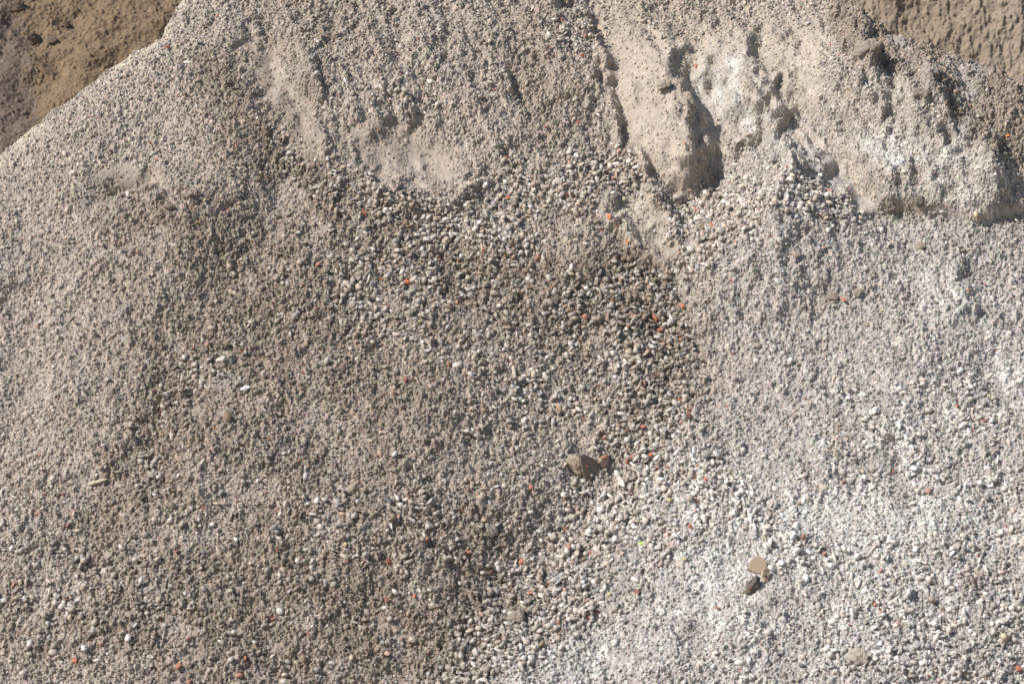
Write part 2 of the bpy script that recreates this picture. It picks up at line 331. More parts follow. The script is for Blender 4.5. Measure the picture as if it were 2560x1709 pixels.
grains(30000, .0055, .013, lambda x, y: cl(L(x, y, rough) * .62 * (1 + .8 * L(x, y, clump))) ** 1.2, .6)
grains(120000, .0045, .008, lambda x, y: cl(L(x, y, rough) * .75 * (1 + .6 * L(x, y, clump2))), .7)
grains(360000, .0024, .0044, lambda x, y: cl(L(x, y, rough) * .8 + .25 - .25 * L(x, y, bare)), .95, .2)
grains(500000, .0017, .0026, lambda x, y: cl(.95 - .88 * L(x, y, bare)), .95, .26)
heap = A.mesh('sand_heap', M_SAND)

def on_slope(px, py):
    """point of the heap's surface seen at a photo pixel"""
    px = np.asarray(px, float); py = np.asarray(py, float)
    ray = DIR + ((px - 1280) / FPX)[..., None] * U + ((854.5 - py) / FPX)[..., None] * UP
    h = L(px, py, H)
    for k in range(14):
        lam = (h - (CAM - O) @ N) / (ray @ N); P = CAM + lam[..., None] * ray - O
        S, T = P @ U, P @ V; h = .5 * h + .5 * A.at(A.H, S, T)
    return S, T
# ------------------------------------------------------------------ stones
def ico(sub):
    bm_ = __import__('bmesh').new(); __import__('bmesh').ops.create_icosphere(bm_, subdivisions=sub, radius=1)
    v = np.array([x.co[:] for x in bm_.verts]); f = np.array([[x.index for x in p.verts] for p in bm_.faces]); bm_.free(); return v, f
IV, IF = ico(2); IV3, IF3 = ico(3)
def rock(seed, V0=IV, planes=9, lump=.10, angular=1.0, tight=False):
    r = np.random.default_rng(seed); v = V0.copy()
    for k in range(planes):
        n = r.standard_normal(3); n /= np.linalg.norm(n); d = r.uniform(.55, .9) if angular > .5 else r.uniform(.78, .97)
        d = d * .86 if tight else d; t = v @ n; over = t > d; v[over] -= np.outer(t[over] - d, n) * .92
    for k in range(4):
        n = r.standard_normal(3) * 2.0; v *= (1 + lump * .5 * np.sin(v @ n + r.uniform(0, 6)))[:, None]
    return v * np.array([r.uniform(.9, 1.3), r.uniform(.75, 1.05), r.uniform(.55, .8)])
ROUND = [rock(100 + k, planes=7, angular=0) for k in range(8)]; ANG = [rock(200 + k, V0=IV3, planes=8, lump=.03, tight=True) for k in range(8)]
def rand_rot(k, tilt=.6):
    """random rotation matrices, flat side roughly along the slope"""
    a = rng.uniform(0, 2 * math.pi, k); x = tilt * rng.standard_normal(k); y = tilt * rng.standard_normal(k)
    def rm(ax, t):
        c, s = np.cos(t), np.sin(t); M = np.zeros((k, 3, 3)); i, j = [(1, 2), (2, 0), (0, 1)][ax]
        M[:, ax, ax] = 1; M[:, i, i] = c; M[:, j, j] = c; M[:, i, j] = -s; M[:, j, i] = s; return M
    Bm = np.stack([U, V, N], 1)
    return Bm @ rm(0, x) @ rm(1, y) @ rm(2, a)
def surfnormal_pos(S, T, lift):
    h = A.at(A.H, S, T) + lift; return O + S[..., None] * U + T[..., None] * V + h[..., None] * N
def bulk(name, S, T, r, lift, col, shapes, faces, label, cat, mat):
    k = len(S); Rm = rand_rot(k); P = surfnormal_pos(S, T, lift); which = rng.integers(0, len(shapes), k)
    nv = len(shapes[0]); SH = np.stack(shapes)[which] * r[:, None, None]
    VV = np.einsum('kij,knj->kni', Rm, SH) + P[:, None, :]
    F = (faces[None] + (np.arange(k) * nv)[:, None, None]).reshape(-1)
    me = bpy.data.meshes.new(name); me.vertices.add(k * nv); me.vertices.foreach_set('co', VV.astype(np.float32).ravel())
    nf = k * len(faces); me.loops.add(nf * 3); me.loops.foreach_set('vertex_index', F.astype(np.int32))
    me.polygons.add(nf); me.polygons.foreach_set('loop_start', np.arange(0, nf * 3, 3, dtype=np.int32)); me.polygons.foreach_set('loop_total', np.full(nf, 3, np.int32))
    me.polygons.foreach_set('use_smooth', np.ones(nf, bool)); me.update()
    ca = me.color_attributes.new('Col', 'FLOAT_COLOR', 'POINT'); c4 = np.ones((k, nv, 4), np.float32); c4[..., :3] = col[:, None, :]; ca.data.foreach_set('color', c4.ravel())
    me.materials.append(mat); o = bpy.data.objects.new(name, me); sc.collection.objects.link(o)
    o['label'] = label; o['category'] = cat; o['kind'] = 'stuff'; return o
PAL = np.array([[.44, .42, .375], [.56, .54, .50], [.70, .68, .65], [.35, .32, .28], [.28, .235, .185], [.22, .175, .13], [.40, .36, .30], [.48, .41, .32], [.25, .25, .255], [.12, .115, .11], [.34, .24, .19], [.45, .27, .19], [.52, .40, .22]])
def stone_cols(px, py, k, wet=None):
    wgt = np.array([.17, .13, .055, .17, .13, .09, .11, .05, .05, .02, .02, .01, .006]); wgt /= wgt.sum()
    c = PAL[rng.choice(len(PAL), k, p=wgt)]; loc = L(px, py, COL)
    c = c * .58 + loc * (1.05 * .42); c = c * (.75 + .5 * (loc.mean(1) / .40))[:, None] * 1.0
    c = c * np.array([1, .99, 1.0]) * (1 + .12 * rng.standard_normal(k))[:, None]
    red = rng.uniform(0, 1, k) < .006; c[red] = (np.array([.42, .15, .09]) * rng.uniform(.7, 1.2, (red.sum(), 1))) * .75 + c[red] * .25
    return np.clip(c, .06, .8)
vi, fi = ico(1)
def small_shapes(n, seed):
    out = []
    for k in range(n):
        v = rock(seed + k, V0=vi, planes=6, lump=.14, angular=.6 if k % 3 else 0)
        v = v * np.array([[1, 1, 1], [1.35, .85, .8], [1.15, 1.0, .55], [1.6, .6, .6]][k % 4]); out.append(v)
    return out
CH = """419 121 15 r,376 360 15 r,390 402 10 r,911 537 20 o,954 702 15 r,1017 710 18 o,1005 738 8 r,1269 499 15 r,1252 466 9 r,544 42 7 r,760 79 9 d,1044 97 9 r,1234 225 9 r,1187 283 9 p,1234 188 8 p,
502 288 9 r,93 819 8 r,245 360 7 p,256 420 7 r,962 485 9 p,804 801 10 d,1142 760 9 r,847 235 7 r,812 368 8 d,1101 651 13 d,1263 642 9 r,1030 322 7 r,1405 52 16 r,1463 90 9 r,1455 141 11 o,1740 168 14 r,1446 309 13 r,
1711 362 15 p,1546 380 13 p,1523 545 18 o,1543 567 10 r,1569 607 14 o,1414 490 16 o,1423 409 13 p,1532 447 13 p,1779 564 13 o,1858 567 12 p,1838 606 11 r,2051 544 16 r,2073 480 15 p,2119 475 12 p,1960 451 10 r,
1968 420 11 p,2040 390 8 r,1724 482 9 p,1708 768 17 o,1637 799 22 r,2108 752 18 o,2059 621 11 p,1828 703 9 r,1697 635 11 o,2518 342 12 o,2482 358 8 r,2427 267 8 r,2073 113 10 p,2121 226 10 p,2097 141 9 p,2002 21 9 r,
1531 752 11 r,1591 785 12 d,1650 828 16 r,1700 849 10 o,1900 332 10 r,2334 433 8 p,2419 726 10 p,2481 806 8 p,2201 785 7 r,1299 730 9 r,1378 722 8 r,1359 730 9 p,635 869 14 d,604 881 10 r,755 911 8 r,757 933 8 r,
1013 952 16 d,1081 951 12 d,984 985 14 d,1134 986 11 d,501 983 7 p,493 995 6 r,537 1071 11 o,408 1083 11 r,401 1031 9 r,629 1121 9 p,673 1099 7 r,112 1234 9 r,158 1237 14 d,316 1148 7 p,281 1138 9 r,509 1272 12 r,
548 1266 7 p,211 1321 8 r,1020 1246 13 r,1046 1287 9 r,997 1292 10 p,1155 1278 8 r,1193 1238 9 r,439 1383 16 r,973 1410 25 r,867 1402 9 r,692 1380 12 d,954 1432 8 r,1169 1384 18 r,1036 1492 13 o,965 1500 15 d,
683 1549 15 r,400 1553 9 r,402 1580 12 p,187 1655 18 r,445 1668 17 r,402 1674 8 r,613 1649 16 r,968 1636 19 p,474 1703 10 r,33 1463 10 r,237 1393 8 r,5 1541 9 p,251 1611 9 r,771 1587 13 r,632 1388 10 d,1227 1431 12 d,
1337 904 9 p,1639 944 13 d,1498 968 9 o,1699 998 12 r,1723 1042 22 d,1702 1060 11 o,1607 1070 20 r,1460 1050 12 r,1566 1077 11 r,1548 1118 10 r,1624 1140 13 o,1577 1144 10 o,1669 1170 15 o,1641 1173 11 o,1742 1166 11 o,
1764 1200 15 r,1738 1195 12 r,1700 1197 9 r,1726 1319 15 o,1664 1330 9 o,1411 1323 10 o,1476 1384 12 r,1430 1407 12 p,1302 1407 17 r,1326 1483 13 r,1411 1477 17 p,1370 1462 12 r,1591 1481 16 d,1491 1530 13 d,
1792 1521 14 r,1812 1647 11 r,1850 1672 9 r,2392 1017 15 r,1833 889 9 r,2012 997 9 r,2297 1129 12 p,2109 1208 16 d,2321 1232 22 p,2233 1181 10 r,2201 1429 13 p,2122 1562 9 r,1945 1609 9 p,2545 1673 18 r,2321 1690 12 o,
2239 1707 9 r,2446 1483 8 p,2514 1315 9 r,2490 876 9 r,1997 910 8 p,2100 941 9 p,1960 877 8 p,2062 889 7 r,2547 1110 9 p,2337 1243 12 p"""
PB = """1947 709 26 w,1727 627 26 w,1890 903 15 w,1925 895 13 w,1544 1189 26 w,1765 1140 30 g,1471 974 20 s,2155 1181 16 c,2060 1222 26 c,1559 650 20 b,1755 573 22 b,569 1046 24 b,527 1051 18 g,551 1177 16 c,
365 1118 15 c,259 1114 13 w,531 1312 16 w,896 1257 20 w,11 1503 18 w,700 1530 20 w,878 1645 16 c,338 1565 16 w,463 1482 14 w,925 507 18 w,1056 624 17 w,944 16 14 w,652 222 10 w,1354 1612 24 b,1460 1399 18 b,
1440 565 13 w,1590 468 24 g,1560 500 18 c,1605 490 14 w,1480 1225 16 g,1600 1170 17 g,1592 1110 17 w,1625 1085 18 w,1640 1115 20 w,1500 1120 20 g,1680 1160 15 w,1530 1150 16 s,1770 1290 18 w,1830 1330 16 w,1900 1300 18 w,
2110 1470 16 w,2200 1385 18 g,2300 1330 18 w,2400 1250 16 w,2350 1420 15 g,2520 1370 17 w,2480 1560 15 w,2300 1540 16 g,1990 1430 16 w,1700 1416 22 c,1650 1560 18 w,1850 1600 17 w,1380 1560 18 w,1420 1620 19 w,1300 1620 18 w,
1260 1530 18 w,1540 1410 16 g,1350 1330 15 w,1330 1400 16 w,755 415 15 c,720 372 14 w,910 452 13 c,870 470 14 b,990 590 15 c,1180 560 14 g,1210 520 15 c,1075 720 15 w,1050 725 14 b,980 780 14 w,1240 790 14 c,890 900 14 w,
1120 820 14 w,640 660 12 s,460 645 15 s,205 745 12 s,195 715 12 s,555 495 14 c,1335 820 12 w,1230 1135 15 c,960 1520 12 w,1060 1560 14 g,1150 1460 13 w,600 1450 14 s,590 1350 13 w,440 1510 14 g,720 1655 14 g,830 1660 20 g,
120 1560 14 w,90 1480 16 g,60 1600 14 s,1240 1650 18 w,2460 1010 22 g,2400 930 20 w,2350 920 14 w,2430 985 14 g,2500 1040 15 w,2240 960 14 w,1420 60 13 w,1440 115 14 w,1465 180 13 c,1470 195 12 w,1600 90 14 g,1680 95 13 g,2020 60 13 w,
2190 400 13 w,2260 430 14 w,2430 560 14 g,2520 480 16 c,2150 560 16 w,1990 545 18 w,1950 510 15 w,1900 560 17 b,1880 600 14 w,2000 500 15 g,2030 425 20 w,2050 440 18 w,2010 440 16 w,1990 465 15 w"""
CLS = [(1226, 1328, 30, .30, 'round brown clod left of the grey gravel, below centre'), (180, 1410, 24, .22, 'brown clod in coarse dark crumbs near the left edge, low down'), (1291, 1547, 46, .24, 'large brown clod at the left edge of the white gravel, near bottom'),
       (2147, 1647, 38, .38, 'tan clod in grey gravel near the bottom right'), (2221, 1099, 32, .32, 'grey brown clod alone on the pale right slope'), (2108, 39, 30, .18, 'dark brown clod on the crest line at upper right'), (2454, 158, 30, .2, 'brown clod on the crest near the right edge'),
       (375, 478, 44, .26, 'brown clod at the right end of the small slump'), (470, 492, 34, .22, 'brown clod just right of the small slump'), (425, 520, 26, .22, 'small brown clod below and right of the small slump'), (515, 492, 26, .18, 'dark brown clod two steps right of the small slump'),
       (612, 150, 22, .22, 'dark clod left of the tall smooth hollow near the top'), (800, 250, 18, .22, 'small clod right of the tall smooth hollow'), (1660, 215, 40, .30, 'grey crumbly clod on the ridge of the long bare sand tongue'), (1722, 250, 34, .34, 'knobbly clod below the grey one on the bare sand tongue'),
       (1500, 340, 20, .26, 'brown clod above the gravel rib left of the bare tongue'), (730, 570, 24, .2, 'dark brown clod left of the orange chip below the hollow'), (2170, 130, 60, .26, 'big brown knob of sand at the top of the right wall'), (2300, 240, 40, .22, 'brown clod on the terrace above the right wall'),
       (2295, 508, 36, .16, 'dark clod at the foot of the right wall'), (2230, 500, 30, .2, 'brown clod left of the dark one at the wall foot'), (1755, 575, 0, .2, ''), (1990, 640, 26, .34, 'pale brown clod on the right slope below the cone'), (2080, 745, 26, .22, 'brown clod left of the orange chip on the right slope'),
       (2145, 735, 24, .24, 'brown clod right of the orange chip on the right slope'), (2300, 620, 26, .28, 'grey brown clod on the ledge under the right wall'), (2330, 1500, 22, .36, 'pale clod in the white gravel at lower right'), (1960, 1690, 20, .34, 'grey clod at the bottom edge right of centre'), (330, 1340, 20, .24, 'small brown clod in the lower left gravel streak')]
KO = np.zeros((872, 1300), bool); _ky, _kx = np.mgrid[0:872, 0:1300]
def keepout(x, y, r):
    x, y, r = x / 2, y / 2, r / 2; x0, x1, y0, y1 = (int(max(0, q)) for q in (x - r - 1, x + r + 2, y - r - 1, y + r + 2))
    KO[y0:y1, x0:x1] |= (_kx[y0:y1, x0:x1] - x) ** 2 + (_ky[y0:y1, x0:x1] - y) ** 2 < r * r
for q in (CH + ',' + PB).replace('\n', '').split(','):
    q = q.split(); keepout(int(q[0]), int(q[1]), int(q[2]) * .62 + 2)
for q in CLS: keepout(q[0], q[1], q[2] * .5)
for x_, y_, r_ in ((1470, 1165, 34), (1498, 1190, 16), (1893, 1413, 26), (1910, 1440, 18), (1880, 1465, 20), (1864, 1485, 16), (613, 973, 13), (1602, 1360, 9), (1286, 925, 9), (1287, 942, 9), (1288, 958, 9), (230, 1210, 9), (245, 1208, 9), (260, 1205, 9),
                   (964, 1246, 9), (972, 1258, 9), (1549, 1202, 10), (1556, 1218, 10), (1674, 1253, 11), (1711, 1399, 9)): keepout(x_, y_, r_)
def clear(px, py): return ~KO[np.clip(py / 2, 0, 871).astype(int), np.clip(px / 2, 0, 1299).astype(int)]
# gravel spills: crowded stones in layers
def gravel(n, r0, r1, keep, lift, pw=1.6):
    S, T = cand(n); px, py = pixof(S, T); m = (rng.uniform(0, 1, n) < keep(px, py)) & clear(px, py); S, T, px, py = S[m], T[m], px[m], py[m]; k = len(S)
    r = r0 + (r1 - r0) * rng.uniform(0, 1, k) ** pw
    return S, T, r, r * lift + rng.uniform(0, 1, k) * .003 * (lift > .2), stone_cols(px, py, k)
gs = [gravel(60000, .0048, .0105, lambda x, y: cl(1.15 * L(x, y, dens) - .1) ** 1.5, .35),
      gravel(32000, .0050, .0105, lambda x, y: cl(1.2 * L(x, y, dens) - .35) ** 1.3, .9),
      gravel(90000, .0028, .0045, lambda x, y: cl(.25 + .6 * L(x, y, dens)) * (1 - .7 * L(x, y, bare)), .4)]
S, T, r, lf, col = (np.concatenate(a) for a in zip(*gs))
bulk('gravel', S, T, r, lf, col, small_shapes(16, 300), fi, 'grey and brown mixed gravel spilled over the slope', 'gravel', M_GRAVEL)
# loose sand crumbs, most of them where the faces are steep
gyy, gxx = np.gradient(A.core(A.H)[::8, ::8], A.st * 8); AREA = np.sqrt(1 + gyy ** 2 + gxx ** 2)
S, T = cand(900000); px, py = pixof(S, T)
ar = bil(AREA, (S - A.sa[A.i0]) / A.st / 8, (T - A.ta[A.j0]) / A.st / 8)
m = (rng.uniform(0, 1, len(S)) < cl((ar - 1.02) * .7 + .16) * cl(1.1 - .9 * L(px, py, bare))) & (L(px, py, E) < 60) & (px > -60) & (px < 2620) & (py < 1770)
S, T, px, py = S[m], T[m], px[m], py[m]; k = len(S); print('crumbs', k)
col = L(px, py, COL) * (1 + .13 * rng.standard_normal(k))[:, None]
bulk('sand_crumbs', S, T, .0018 + .0026 * rng.uniform(0, 1, k) ** 2.5, np.zeros(k) + .0004, np.clip(col, .05, .8), small_shapes(10, 500), fi, 'loose crumbs of pale sand lying over the heap', 'sand crumbs', M_GRAVEL)
# ------------------------------------------------------------------ heaps behind
def back_heap(name, px, py, far, tilt, turn, w, hgt, seed, colf, st=.0033, clod=1.0, steep_noise=0.0, lo=-3.2, hi=3.2):
    ray = DIR + ((px - 1280) / FPX) * U + ((854.5 - py) / FPX) * UP; o = CAM + ray * far
    ct, stt = math.cos(turn), math.sin(turn); u = np.array([ct, stt, 0.]); fw = np.array([-stt, ct, 0.])
    v = fw * math.cos(tilt) + np.array([0, 0, math.sin(tilt)]); n = np.cross(u, v)
    B = Heap((o, u, v, n), axis(lo, -w, w, hi, st), axis(-4.5, -hgt, hgt, 4.5, st)); rs = seed
    t1 = noise_tile(2, 60, 1.2, rs); t2 = noise_tile(30, 500, .8, rs + 1); tr = noise_tile(5, 300, 1.1, rs + 2, 1, 2.8)
    B.H += .03 * samp(t1, B.S / 4, B.T / 4) + .0018 * samp(t2, B.S / 2, B.T / 2) + steep_noise * samp(tr, B.S / 2.4, B.T / 2.4)
    B.H -= 2.2 * np.clip(B.T - .95, 0, 9)
    px_, py_ = project(B.world(B.S, B.T, B.H)); B.C[:] = colf(px_, py_, samp(t2, B.S / 3, B.T / 3))
    kk = int(4 * w * hgt / .0009)
    for nn, r0, r1, hk in ((kk * .04 * clod, .008, .016, .6), (kk * .8, .005, .009, .75), (kk * 3.0, .0032, .0052, .85)):
        nn = int(nn); S_ = rng.uniform(-w, w, nn); T_ = rng.uniform(-hgt, hgt, nn); r_ = r0 + (r1 - r0) * rng.uniform(0, 1, nn) ** 2
        B.splat(S_, T_, r_, rng.uniform(1, 1.7, nn), r_ * 1.2 * hk * rng.uniform(.5, 1.1, nn), np.clip((1 + .12 * rng.standard_normal(nn))[:, None] * np.ones(3), .5, 1.6), .9)
    B.mesh(name, M_SAND); return B
def colL(x, y, n):
    k = ss(-25, 25, np.interp(y, [0, 150, 300, 420], [40, 78, 95, 60]) - x + 14 * n)[..., None]
    c = np.array([.205, .148, .096]) * (1 - k) + np.array([.165, .128, .104]) * k
    return c * (1 + .06 * n)[..., None]
def colR(x, y, n):
    return np.array([.25, .20, .15]) * (1 + .07 * n)[..., None] + np.array([.03, .03, .03]) * ss(2350, 2560, x)[..., None]
BL = back_heap('brown_sand_heap', 200, 190, 10.4, R(37), R(4), .95, .95, 31, colL)
BR = back_heap('eroded_sand_heap', 2380, 70, 10.0, R(52), R(-8), .95, .6, 41, colR, steep_noise=.013, clod=1.6, lo=-1.3)
gx = np.linspace(-1, 1, 200); gx = np.sign(gx) * np.abs(gx) ** 2.2 * 400
G = np.stack(np.meshgrid(gx, gx), -1); tg = noise_tile(2, 100, 1.1, 51)
gz = .02 * samp(tg, G[..., 0] / 9, G[..., 1] / 9)
GH = Heap((np.zeros(3), U, np.array([0, 1., 0]), np.array([0, 0, 1.])), (gx, 0, 200), (gx, 0, 200)); GH.H += gz; GH.C[:] = (.30, .25, .19)
GH.mesh('ground', M_SAND)
# ------------------------------------------------------------------ single stones, chips, clods and splinters
import bmesh
def on_heap(B, px, py):
    c = np.index_exp[B.j0:B.j0 + B.nj:2, B.i0:B.i0 + B.ni:2]; P = B.world(B.S[c], B.T[c], B.H[c]); qx, qy = project(P)
    k = np.argmin((qx - px) ** 2 + (qy - py) ** 2); return P.reshape(-1, 3)[k]
def flat_mesh(name, V0, F, mat, smooth=False):
    me = bpy.data.meshes.new(name); me.from_pydata([tuple(map(float, v)) for v in V0], [], [tuple(int(i) for i in f) for f in F]); me.update()
    me.polygons.foreach_set('use_smooth', [smooth] * len(F)); me.materials.append(mat); return me
def crumbly(seed, amp=.22, lump=.2, V0=IV3):
    """a clod: a rock shape with knobbly crumbs all over it"""
    r = np.random.default_rng(seed); v = rock(seed, V0=V0, planes=5, lump=lump, angular=0); d = V0.copy(); bump = np.zeros(len(d))
    for k in range(46):
        n = r.standard_normal(3); n /= np.linalg.norm(n); a = r.uniform(.16, .34); q = 1 - (np.linalg.norm(d - n, axis=1) / a) ** 2
        bump = np.maximum(bump, np.sqrt(np.clip(q, 0, 1)) * a)
    return v * (1 + amp * 3 * bump + .03 * r.standard_normal(len(d)))[:, None]
IV4, IF4 = ico(4)
PEB = [flat_mesh('pebble', v, IF, M_STONE, True) for v in ROUND]; CHIP = [flat_mesh('brick_chip', v * np.array([1, .85, .7]), IF3, M_STONE, False) for v in ANG]
SHARD = [flat_mesh('shard', v * np.array([1.2, .9, .3]), IF3, M_STONE, False) for v in ANG]; CLOD = [flat_mesh('clod', crumbly(700 + k, V0=IV4), IF4, M_STONE, False) for k in range(5)]
CB = np.stack([U, UP, -DIR], 1)                                   # picture right, picture up, towards the viewer
def mat4(Rm, P, scl=(1, 1, 1)):
    M = np.eye(4); M[:3, :3] = Rm * np.array(scl)[None, :]; M[:3, 3] = P; return Matrix(M.tolist())
def slope_pos(px, py, lift=0.0):
    S_, T_ = on_slope([px], [py]); return surfnormal_pos(S_, T_, lift)[0]
REG = []
def reg(o, px, py, size, colour, noun, cat, group=None, label=None, name=None):
    o['category'] = cat
    if group: o['group'] = group
    if label: o['label'] = label
    REG.append((o, px, py, size, colour, noun, label))
def put(name, me, px, py, d, rgb, colour, noun, cat, group=None, label=None, lift=.25, squash=(1, 1, 1), ang=None, tilt=.5, P=None, face=False):
    """d is the long diameter in photo pixels; 1 photo pixel is about 1 mm here"""
    o = bpy.data.objects.new(name, me); sc.collection.objects.link(o); r = d * .5 * 1.004e-3
    if P is None: P = slope_pos(px, py, r * lift)
    Rm = rand_rot(1, tilt)[0] if not face else CB
    if ang is not None:
        a = R(ang); c, s_ = math.cos(a), math.sin(a); Bm = np.stack([U, V, N], 1) if not face else CB
        x = rng.normal(0, tilt * .3); Rx = np.array([[1, 0, 0], [0, math.cos(x), -math.sin(x)], [0, math.sin(x), math.cos(x)]])
        Rm = Bm @ Rx @ np.array([[c, -s_, 0], [s_, c, 0], [0, 0, 1]])
    o.matrix_world = mat4(Rm, P, [r * .92 * q for q in squash]); o.color = (*rgb, 1); reg(o, px, py, d, colour, noun, cat, group, label); return o

COLS = {'o': ((.68, .20, .085), 'bright orange'), 'r': ((.46, .145, .085), 'brick red'), 'd': ((.24, .075, .055), 'dark red'), 'p': ((.60, .34, .25), 'salmon pink')}
LAB = {(911, 537): 'bright orange chip standing clear below the smooth hollow, left of centre', (1708, 768): 'bright orange blocky chip at the right edge of the dark gully gravel',
       (973, 1410): 'large dusty brick red lump in brown sand, largest left of the white gravel', (1723, 1042): 'large dark red flat chip at the right edge of the middle gravel',
       (2321, 1232): 'large salmon pink flat chip lying in the grey gravel at right', (2108, 752): 'bright orange chip on brown crumbs of the right slope'}
for q in CH.replace('\n', '').split(','):
    a, b_, d, c = q.split(); a, b_, d = int(a), int(b_), int(d); rgb, nm = COLS[c]
    if (a, b_) in LAB: pass
    rgb = np.clip(np.array(rgb) * rng.uniform(.85, 1.12), 0, 1); rgb = rgb * .82 + .18 * np.array([.36, .29, .23])
    put('brick_chip', CHIP[rng.integers(8)] if rng.random() < .7 else SHARD[rng.integers(8)], a, b_, d, rgb, nm, 'brick chip', 'brick chip', 'brick chips scattered over the heap', LAB.get((a, b_)), lift=.75)
PC = {'w': ((.62, .60, .56), 'off-white'), 'g': ((.40, .38, .34), 'grey'), 's': ((.20, .21, .225), 'slate grey'), 'c': ((.52, .44, .33), 'cream'), 'b': ((.25, .19, .13), 'brown')}
npeb = 0
for q in PB.replace('\n', '').split(','):
    a, b_, d, c = q.split(); a, b_, d = int(a), int(b_), int(d); rgb, nm = PC[c]
    put('pebble', PEB[rng.integers(8)], a, b_, d, np.array(rgb) * rng.uniform(.9, 1.1), nm, 'pebble', 'pebble', 'larger pebbles lying among the gravel', None, lift=.45, squash=(1, rng.uniform(.75, 1), rng.uniform(.75, 1))); npeb += 1
while npeb < 296:
    a, b_ = rng.uniform(20, 2540), rng.uniform(20, 1690)
    if L(np.array([a]), np.array([b_]), dens)[0] < rng.uniform(.25, 1.1) or any(math.hypot(a - z[1], b_ - z[2]) < 17 for z in REG) or math.hypot(a - 1470, b_ - 1165) < 70 or math.hypot(a - 1890, b_ - 1440) < 75: continue
    c = 'wwwwgggggscccbbb'[rng.integers(16)]; rgb, nm = PC[c]; loc = L(np.array([a]), np.array([b_]), COL)[0]
    put('pebble', PEB[rng.integers(8)], a, b_, rng.uniform(15, 20), (np.array(rgb) * .7 + loc * .3) * rng.uniform(.85, 1.1), nm, 'pebble', 'pebble', 'larger pebbles lying among the gravel', None, lift=.5, squash=(1, rng.uniform(.75, 1), rng.uniform(.75, 1))); npeb += 1
# odd pieces
put('white_shard', SHARD[2], 613, 973, 21, (.68, .675, .66), 'white', 'shard', 'shard', None, 'clean white triangular shard lying on brown sand left of centre', lift=.5, ang=20)
put('green_fragment', CHIP[3], 1602, 1360, 13, (.42, .60, .12), 'lime green', 'fragment', 'plastic bit', None, 'small lime green fragment in the pale gravel', lift=.7)
for a, b_, d, t in ((1674, 1253, 18, 'dull yellow pitted pebble below the big broken brick, right of it'), (1711, 1399, 13, 'small yellow pebble between the lime green bit and the tan disc'), (1911, 1347, 14, 'pale yellow green sliver above the round tan disc'),
                   (1523, 1488, 13, 'pale yellow pebble below the lime green bit'), (2205, 778, 10, 'tiny yellow pebble right of the orange chip on the right slope'), (1050, 805, 10, 'tiny yellow pebble in brown gravel left of centre'), (512, 502, 10, 'tiny mustard yellow pebble beside the small slump')):
    put('yellow_pebble', PEB[rng.integers(8)], a, b_, d, (.47, .42, .23), 'yellow', 'pebble', 'yellow pebble', None, t, lift=.6)
for a, b_, d, g, t in CLS:
    if d: put('sand_clod', CLOD[rng.integers(5)], a, b_, d, (g * 1.15, g * .98, g * .82), 'brown', 'clod', 'sand clod', 'clods of sand on the heap', t, lift=.35)
for a, b_, d, t, B in ((90, 104, 38, 'large dark clod on the brown heap behind, upper left', BL), (132, 108, 22, 'small dark lump added as shadow beside the large clod on the brown heap behind', BL), (45, 22, 34, 'dark clod in the top left corner', BL), (168, 68, 16, 'small dark clod on brown sand behind, near the top left', BL)):  # the lump beside the large clod is its shadow, built as a dark shape
    P = on_heap(B, a, b_); put('sand_clod', CLOD[rng.integers(5)], a, b_, d * 1.5, (.13, .10, .078), 'dark', 'clod', 'sand clod', 'clods on the brown heap behind', t, P=P + np.array([0, 0, .008]))
def splinter(name, p0, p1, wpx, rgb, label, cat, lift=.004, up1=.01, curve=.0, sides=6, flat=.5):
    S_, T_ = on_slope([p0[0], p1[0]], [p0[1], p1[1]]); P = surfnormal_pos(S_, T_, lift); P[1] += N * up1; P[0] += 0
    L_ = np.linalg.norm(P[1] - P[0]); d = (P[1] - P[0]) / L_; s1 = np.cross(d, N); s1 /= np.linalg.norm(s1); s2 = np.cross(s1, d); Vs, Fs = [], []; n = 9; r = np.random.default_rng(int(p0[0]))
    for i in range(n):
        t = i / (n - 1); c = P[0] + d * L_ * t + s1 * curve * math.sin(t * math.pi) * L_; w_ = wpx * .5e-3 * (.35 + .65 * math.sin(math.pi * min(1, .12 + t * .95)) ** .5) * (1 + .15 * r.standard_normal())
        for k in range(sides):
            a = 2 * math.pi * k / sides; Vs.append(c + s1 * w_ * math.cos(a) + s2 * w_ * flat * math.sin(a))
        if i: Fs += [((i - 1) * sides + k, (i - 1) * sides + (k + 1) % sides, i * sides + (k + 1) % sides, i * sides + k) for k in range(sides)]
    Fs += [tuple(range(sides))[::-1], tuple(range((n - 1) * sides, n * sides))]
    Vs = np.array(Vs); c0 = Vs.mean(0); me = flat_mesh(name, Vs - c0, Fs, M_STONE); o = bpy.data.objects.new(name, me); sc.collection.objects.link(o); o.location = c0.tolist(); o.color = (*rgb, 1)
    reg(o, (p0[0] + p1[0]) / 2, (p0[1] + p1[1]) / 2, 20, '', cat, cat, None, label)
splinter('wood_splinter', (1283, 918), (1289, 966), 9, (.50, .44, .36), 'pale wood splinter standing upright on the slope in mid picture', 'wood splinter', up1=.004)
splinter('wood_splinter', (222, 1212), (268, 1203), 10, (.56, .48, .34), 'cream wood splinter lying flat in dark gravel at left', 'wood splinter')
splinter('slate_sliver', (962, 1242), (978, 1266), 11, (.13, .13, .135), 'dark grey slate sliver in brown sand, lower left of centre', 'slate sliver')
splinter('pale_stone_rod', (1546, 1196), (1560, 1226), 15, (.62, .57, .50), 'long off-white stone with a rusty lower end below the big brick', 'stone', flat=.9)
